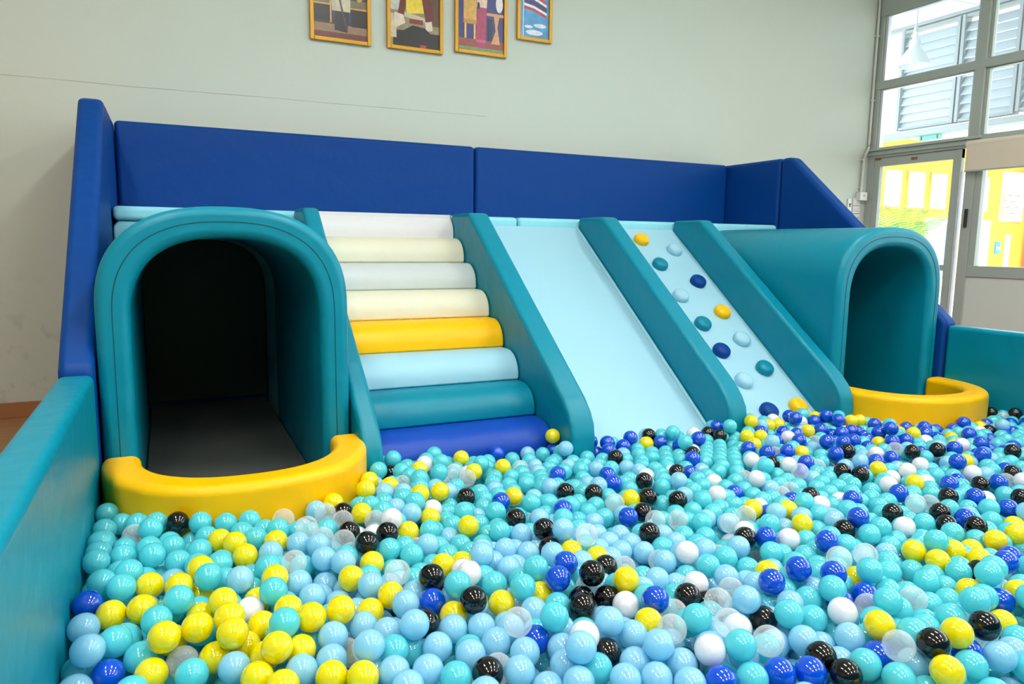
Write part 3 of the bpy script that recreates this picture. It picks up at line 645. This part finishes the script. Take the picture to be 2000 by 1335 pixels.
def cloud(name, idx, subs):
    vs, fs, mi = [], [], []; off = 0
    for i, b_ in enumerate(idx):
        v, f = subs[0] if i < 1300 else subs[1]
        vs.append(v + bp_[b_]); fs.append(f + off); mi.append(np.full(len(f), KINDS.index(str(bc_[b_])))); off += len(v)
    V = np.concatenate(vs).astype('f4'); F = np.concatenate(fs).astype('i4'); Mi = np.concatenate(mi).astype('i4')
    me = bpy.data.meshes.new(name); me.vertices.add(len(V)); me.vertices.foreach_set('co', V.ravel())
    me.loops.add(len(F)*3); me.loops.foreach_set('vertex_index', F.ravel()); me.polygons.add(len(F))
    me.polygons.foreach_set('loop_start', np.arange(len(F), dtype='i4')*3); me.polygons.foreach_set('loop_total', np.full(len(F), 3, 'i4'))
    for k in KINDS: me.materials.append(BM[k])
    me.polygons.foreach_set('material_index', Mi); me.polygons.foreach_set('use_smooth', np.ones(len(F), bool)); me.update(calc_edges=True)
    o = bpy.data.objects.new(name, me); COL.objects.link(o); return o
o = cloud('plastic_balls', rank[300:], (unit(4), unit(3)))
tag(o, 'mass of turquoise, blue, yellow, black and white plastic balls filling the pit', 'balls', kind='stuff')

# ------------------------------------------------------------------ outside, beyond the window wall
PAVE = mat('outdoor_paving', srgb(206, 204, 198), .8, var=.08)
tag(put('ground', box(nb(), XW+.12, 60, -12, 40, -.3, -.12), PAVE, smooth=False), kind='structure')
YELW = mat('yellow_wall_paint', srgb(238, 158, 6), .7)
YEL2 = mat('orange_reveal_paint', srgb(238, 150, 20), .7)
WHP = mat('white_wall_paint', srgb(240, 240, 240), .7)
GYP = mat('grey_shutter_paint', srgb(176, 172, 160), .6)
DGL = mat('dark_door_glass', srgb(70, 90, 120), .2)
YB = 14.0
b = empty('yellow_building', (22, YB, 0)); tag(b, 'bright yellow building across the yard with a row of white window panels', 'building')
put('wall', box(nb(), 17.85, 40, YB, YB+.3, -.2, 4.1), YELW, b, smooth=False)
put('eave', box(nb(), 17.6, 40, YB-1.1, YB+.3, 4.1, 4.35), WHP, b, smooth=False)['label'] = 'white eave'
for k in range(5):
    x0 = 17.99+k*.983
    f = put('window', box(nb(), x0-.05, x0+.70, YB-.05, YB, 2.18, 3.26), YEL2, b, smooth=False)
    put('pane', box(nb(), x0, x0+.67, YB-.055, YB-.04, 2.23, 3.22), WHP, f, smooth=False)['label'] = 'white window panel'
for x0, x1 in ((19.85, 21.0), (21.85, 22.75)):
    d_ = put('door', box(nb(), x0, x1, YB-.12, YB, -.12, 1.95), WHP, b, bevel=.01, seg=2); d_['label'] = 'white door'
    put('glass_strip', box(nb(), x1-.33, x1-.12, YB-.13, YB-.11, .2, 1.82) if x0 < 20 else box(nb(), x0+.1, x0+.3, YB-.13, YB-.11, .1, 1.82), DGL, d_, smooth=False)
bm = nb(); box(bm, 23.3, 24.4, YB-.06, YB, 1.95, 3.45)
put('recess', bm, WHP, b, smooth=False)['label'] = 'white recessed panel'
bm = nb()
for k in range(9): box(bm, 23.3, 24.15, YB-.16+.02*(k % 2), YB-.05, 2.02+k*.09, 2.10+k*.09)
put('shutter', bm, GYP, b, smooth=False)['label'] = 'grey louvred shutter'
put('slit_window', box(nb(), 23.72, 23.98, YB-.03, YB, .55, 1.55), GYP, b, smooth=False)['label'] = 'narrow grey window'
sg = put('notice', box(nb(), 23.22, 23.45, YB-.05, YB-.005, .95, 1.32), [mat('blue_notice', srgb(40, 130, 215), .5)], smooth=False)
tag(sg, 'small blue notice on the yellow wall beside a narrow window', 'notice')
bm = nb(); box(bm, 23.27, 23.4, YB-.056, YB-.05, 1.06, 1.16); lathe(bm, [(.0, 0), (.03, 0)], (23.335, YB-.05, 1.22), 12)
put('white_figure', bm, WHP, sg, smooth=False)
wb = empty('white_building', (24.9, YB-1, 0)); tag(wb, 'white wall of the next building right of the yellow one', 'building')
put('wall', box(nb(), 24.45, 34, YB-1.5, YB-.4, -.2, 4.05), WHP, wb, smooth=False)

# canopy over the walkway with corrugated soffit
bm = nb(); pts = []
nn = 120; y0_, y1_ = -3.5, 13.0
for k in range(nn+1):
    yy = y0_+(y1_-y0_)*k/nn; pts.append((yy, 3.90+.022*math.sin(k*PI/1.0)+(.03 if k % 2 else 0)))
pts2 = [(yy, zz+.02) for yy, zz in pts[::-1]]
for k in range(nn):
    (a0, b0), (a1, b1) = pts[k], pts[k+1]
    v = [bm.verts.new(p) for p in ((XW+.12, a0, b0), (XW+.12, a1, b1), (9.3, a1, b1+.13), (9.3, a0, b0+.13))]; bm.faces.new(v)
cn = put('canopy', bm, mat('corrugated_sheet', srgb(190, 198, 204), .5), smooth=False)
cn.modifiers.new('thickness', 'SOLIDIFY').thickness = .008
tag(cn, 'white corrugated canopy roof outside the windows', 'canopy')

# louvre screens hanging under the canopy
LOUV = mat('louvre_blade', srgb(178, 186, 194), .5); LFR = mat('louvre_frame', srgb(140, 146, 150), .5)
def louvre(y0, y1, z0, z1, label, tilt):
    e = empty('louvre_screen', (8.2, y0, z0)); tag(e, label, 'louvre screen', 'louvre screens hanging outside')
    bm = nb()
    for yy in (y0, y1-.035): box(bm, 8.14, 8.26, yy, yy+.035, z0, z1)
    for zz in (z0, z1-.03): box(bm, 8.15, 8.25, y0+.035, y1-.035, zz, zz+.03)
    put('frame', bm, LFR, e, smooth=False)
    bm = nb(); n = int((z1-z0)/.098)
    for k in range(n):
        zz = z0+.05+k*(z1-z0-.08)/n; c, s = math.cos(tilt)*.062, math.sin(tilt)*.062
        v = [bm.verts.new(p) for p in ((8.2-c, y0+.03, zz-s), (8.2-c, y1-.03, zz-s), (8.2+c, y1-.03, zz+s), (8.2+c, y0+.03, zz+s))]
        v2 = [bm.verts.new(q.co + Vector((0, 0, .008))) for q in v]
        bm.faces.new(v[::-1]); bm.faces.new(v2)
        for j in range(4): bm.faces.new((v[j], v[(j+1) % 4], v2[(j+1) % 4], v2[j]))
    put('blades', bm, LOUV, e, smooth=False)
louvre(5.52, 6.24, 2.50, 3.66, 'white louvre screen outside, hanging behind the pendant lamp', 1.12)
louvre(4.86, 5.50, 2.50, 3.66, 'middle grey louvre screen outside, seen behind the window mullion', 1.0)
louvre(3.9, 4.84, 2.52, 3.66, 'grey louvre screen outside, rightmost behind the upper windows', 1.0)
tag(put('support_beam', box(nb(), 8.1, 8.3, 2.5, 6.5, 2.40, 2.47), LFR, bevel=.01, seg=2), 'long grey beam under the louvre screens outside', 'beam')
tag(put('hanging_rail', box(nb(), 8.15, 8.25, 2.5, 6.5, 3.68, 3.72), LFR, bevel=.01, seg=2), 'thin grey rail above the louvre screens outside', 'rail')

# pendant lamp outside the upper window
lp = empty('pendant_lamp', (7.2, 5.36, 2.98)); tag(lp, 'white enamel pendant lamp hanging outside the upper window', 'lamp')
ENAM = mat('white_enamel', srgb(205, 210, 214), .3)
put('shade', lathe(nb(), [(.026, .34), (.03, .27), (.05, .26), (.055, .18), (.08, .155), (.13, .07), (.158, .015), (.16, 0), (.152, 0), (.125, .06), (.07, .145), (.0, .16)], (7.2, 5.36, 2.98), 36), ENAM, lp)
put('neck', lathe(nb(), [(0, .40), (.02, .40), (.022, .34), (.0, .335)], (7.2, 5.36, 2.98), 20), ALU, lp)
put('bulb', lathe(nb(), [(0, -.012), (.03, 0), (.04, .03), (.03, .07), (.015, .12), (0, .13)], (7.2, 5.36, 2.98), 20), PLASTIC_W, lp)
bm = nb(); tube(bm, [(7.2, 5.36, 3.37), (7.2, 5.36, 3.6), (7.2, 5.385, 3.75), (7.2, 5.36, 3.9)], .008, 8); put('cord', bm, ALU, lp)

# green hanging sign with two dark marks
sg = put('hanging_sign', box(nb(), 8.185, 8.215, 5.67, 5.94, 2.345, 2.40), mat('green_sign', srgb(90, 190, 160), .5), bevel=.004, seg=2)
tag(sg, 'small green rectangular sign with two dark marks, hanging outside above the door', 'sign')
bm = nb(); box(bm, 8.179, 8.185, 5.90, 5.915, 2.35, 2.395); box(bm, 8.179, 8.185, 5.70, 5.715, 2.35, 2.395); put('marks', bm, DARK, sg, smooth=False)

# palms by the door
LEAF = mat('palm_leaf', srgb(96, 160, 24), .5, var=.3, vscale=8)
def palm(x, y, h, n, seed, label):
    rnd = random.Random(seed); e = empty('potted_palm', (x, y, -.12)); tag(e, label, 'palm')
    put('pot', lathe(nb(), [(0, 0), (.16, 0), (.2, .3), (.215, .32), (.2, .33), (.18, .3), (0, .28)], (x, y, -.12), 24), mat('white_pot', srgb(225, 222, 215), .6), e)
    bm = nb()
    for k in range(n):
        a = 2*PI*k/n+rnd.uniform(-.3, .3); L = h*rnd.uniform(.6, .95); up = rnd.uniform(.95, 1.4)
        P_ = []
        for j in range(13):
            t = j/12; rr = L*t*math.cos(up)*(1+.3*t); zz = h*.48 + L*(t*math.sin(up) - .42*t*t)
            P_.append(Vector((x+rr*math.cos(a), y+rr*math.sin(a), zz)))
        tube(bm, [(x, y, .1), (x, y, h*.3)]+P_, [.008, .008]+[.007*(1-.8*j/12) for j in range(13)], 5)
        side = Vector((-math.sin(a), math.cos(a), 0))
        for j in range(2, 13):
            for q in (0, .5):
                if j == 12 and q: continue
                p = P_[j] if not q else P_[j].lerp(P_[j+1], q)
                d = (P_[j]-P_[j-1]).normalized(); ll = .30*h*math.sin(PI*min(1, .15+.8*j/13))*.8
                for s in (-1, 1):
                    tip = p + side*s*ll*.8 + d*ll*.55 - Vector((0, 0, ll*.25)); mid = p + (tip-p)*.45 + Vector((0, 0, .02)); wv = d*.006
                    v = [bm.verts.new(c) for c in (p-wv*.4, mid-wv, tip, mid+wv, p+wv*.4)]; bm.faces.new(v)
    put('fronds', bm, LEAF, e, smooth=False)
palm(8.5, 6.42, 1.7, 11, 3, 'bushy green palm outside, its fronds showing at the foot of the door glass')
palm(10.9, 8.0, 1.9, 10, 8, 'pale green palm outside with arching fronds, behind the bushier one')
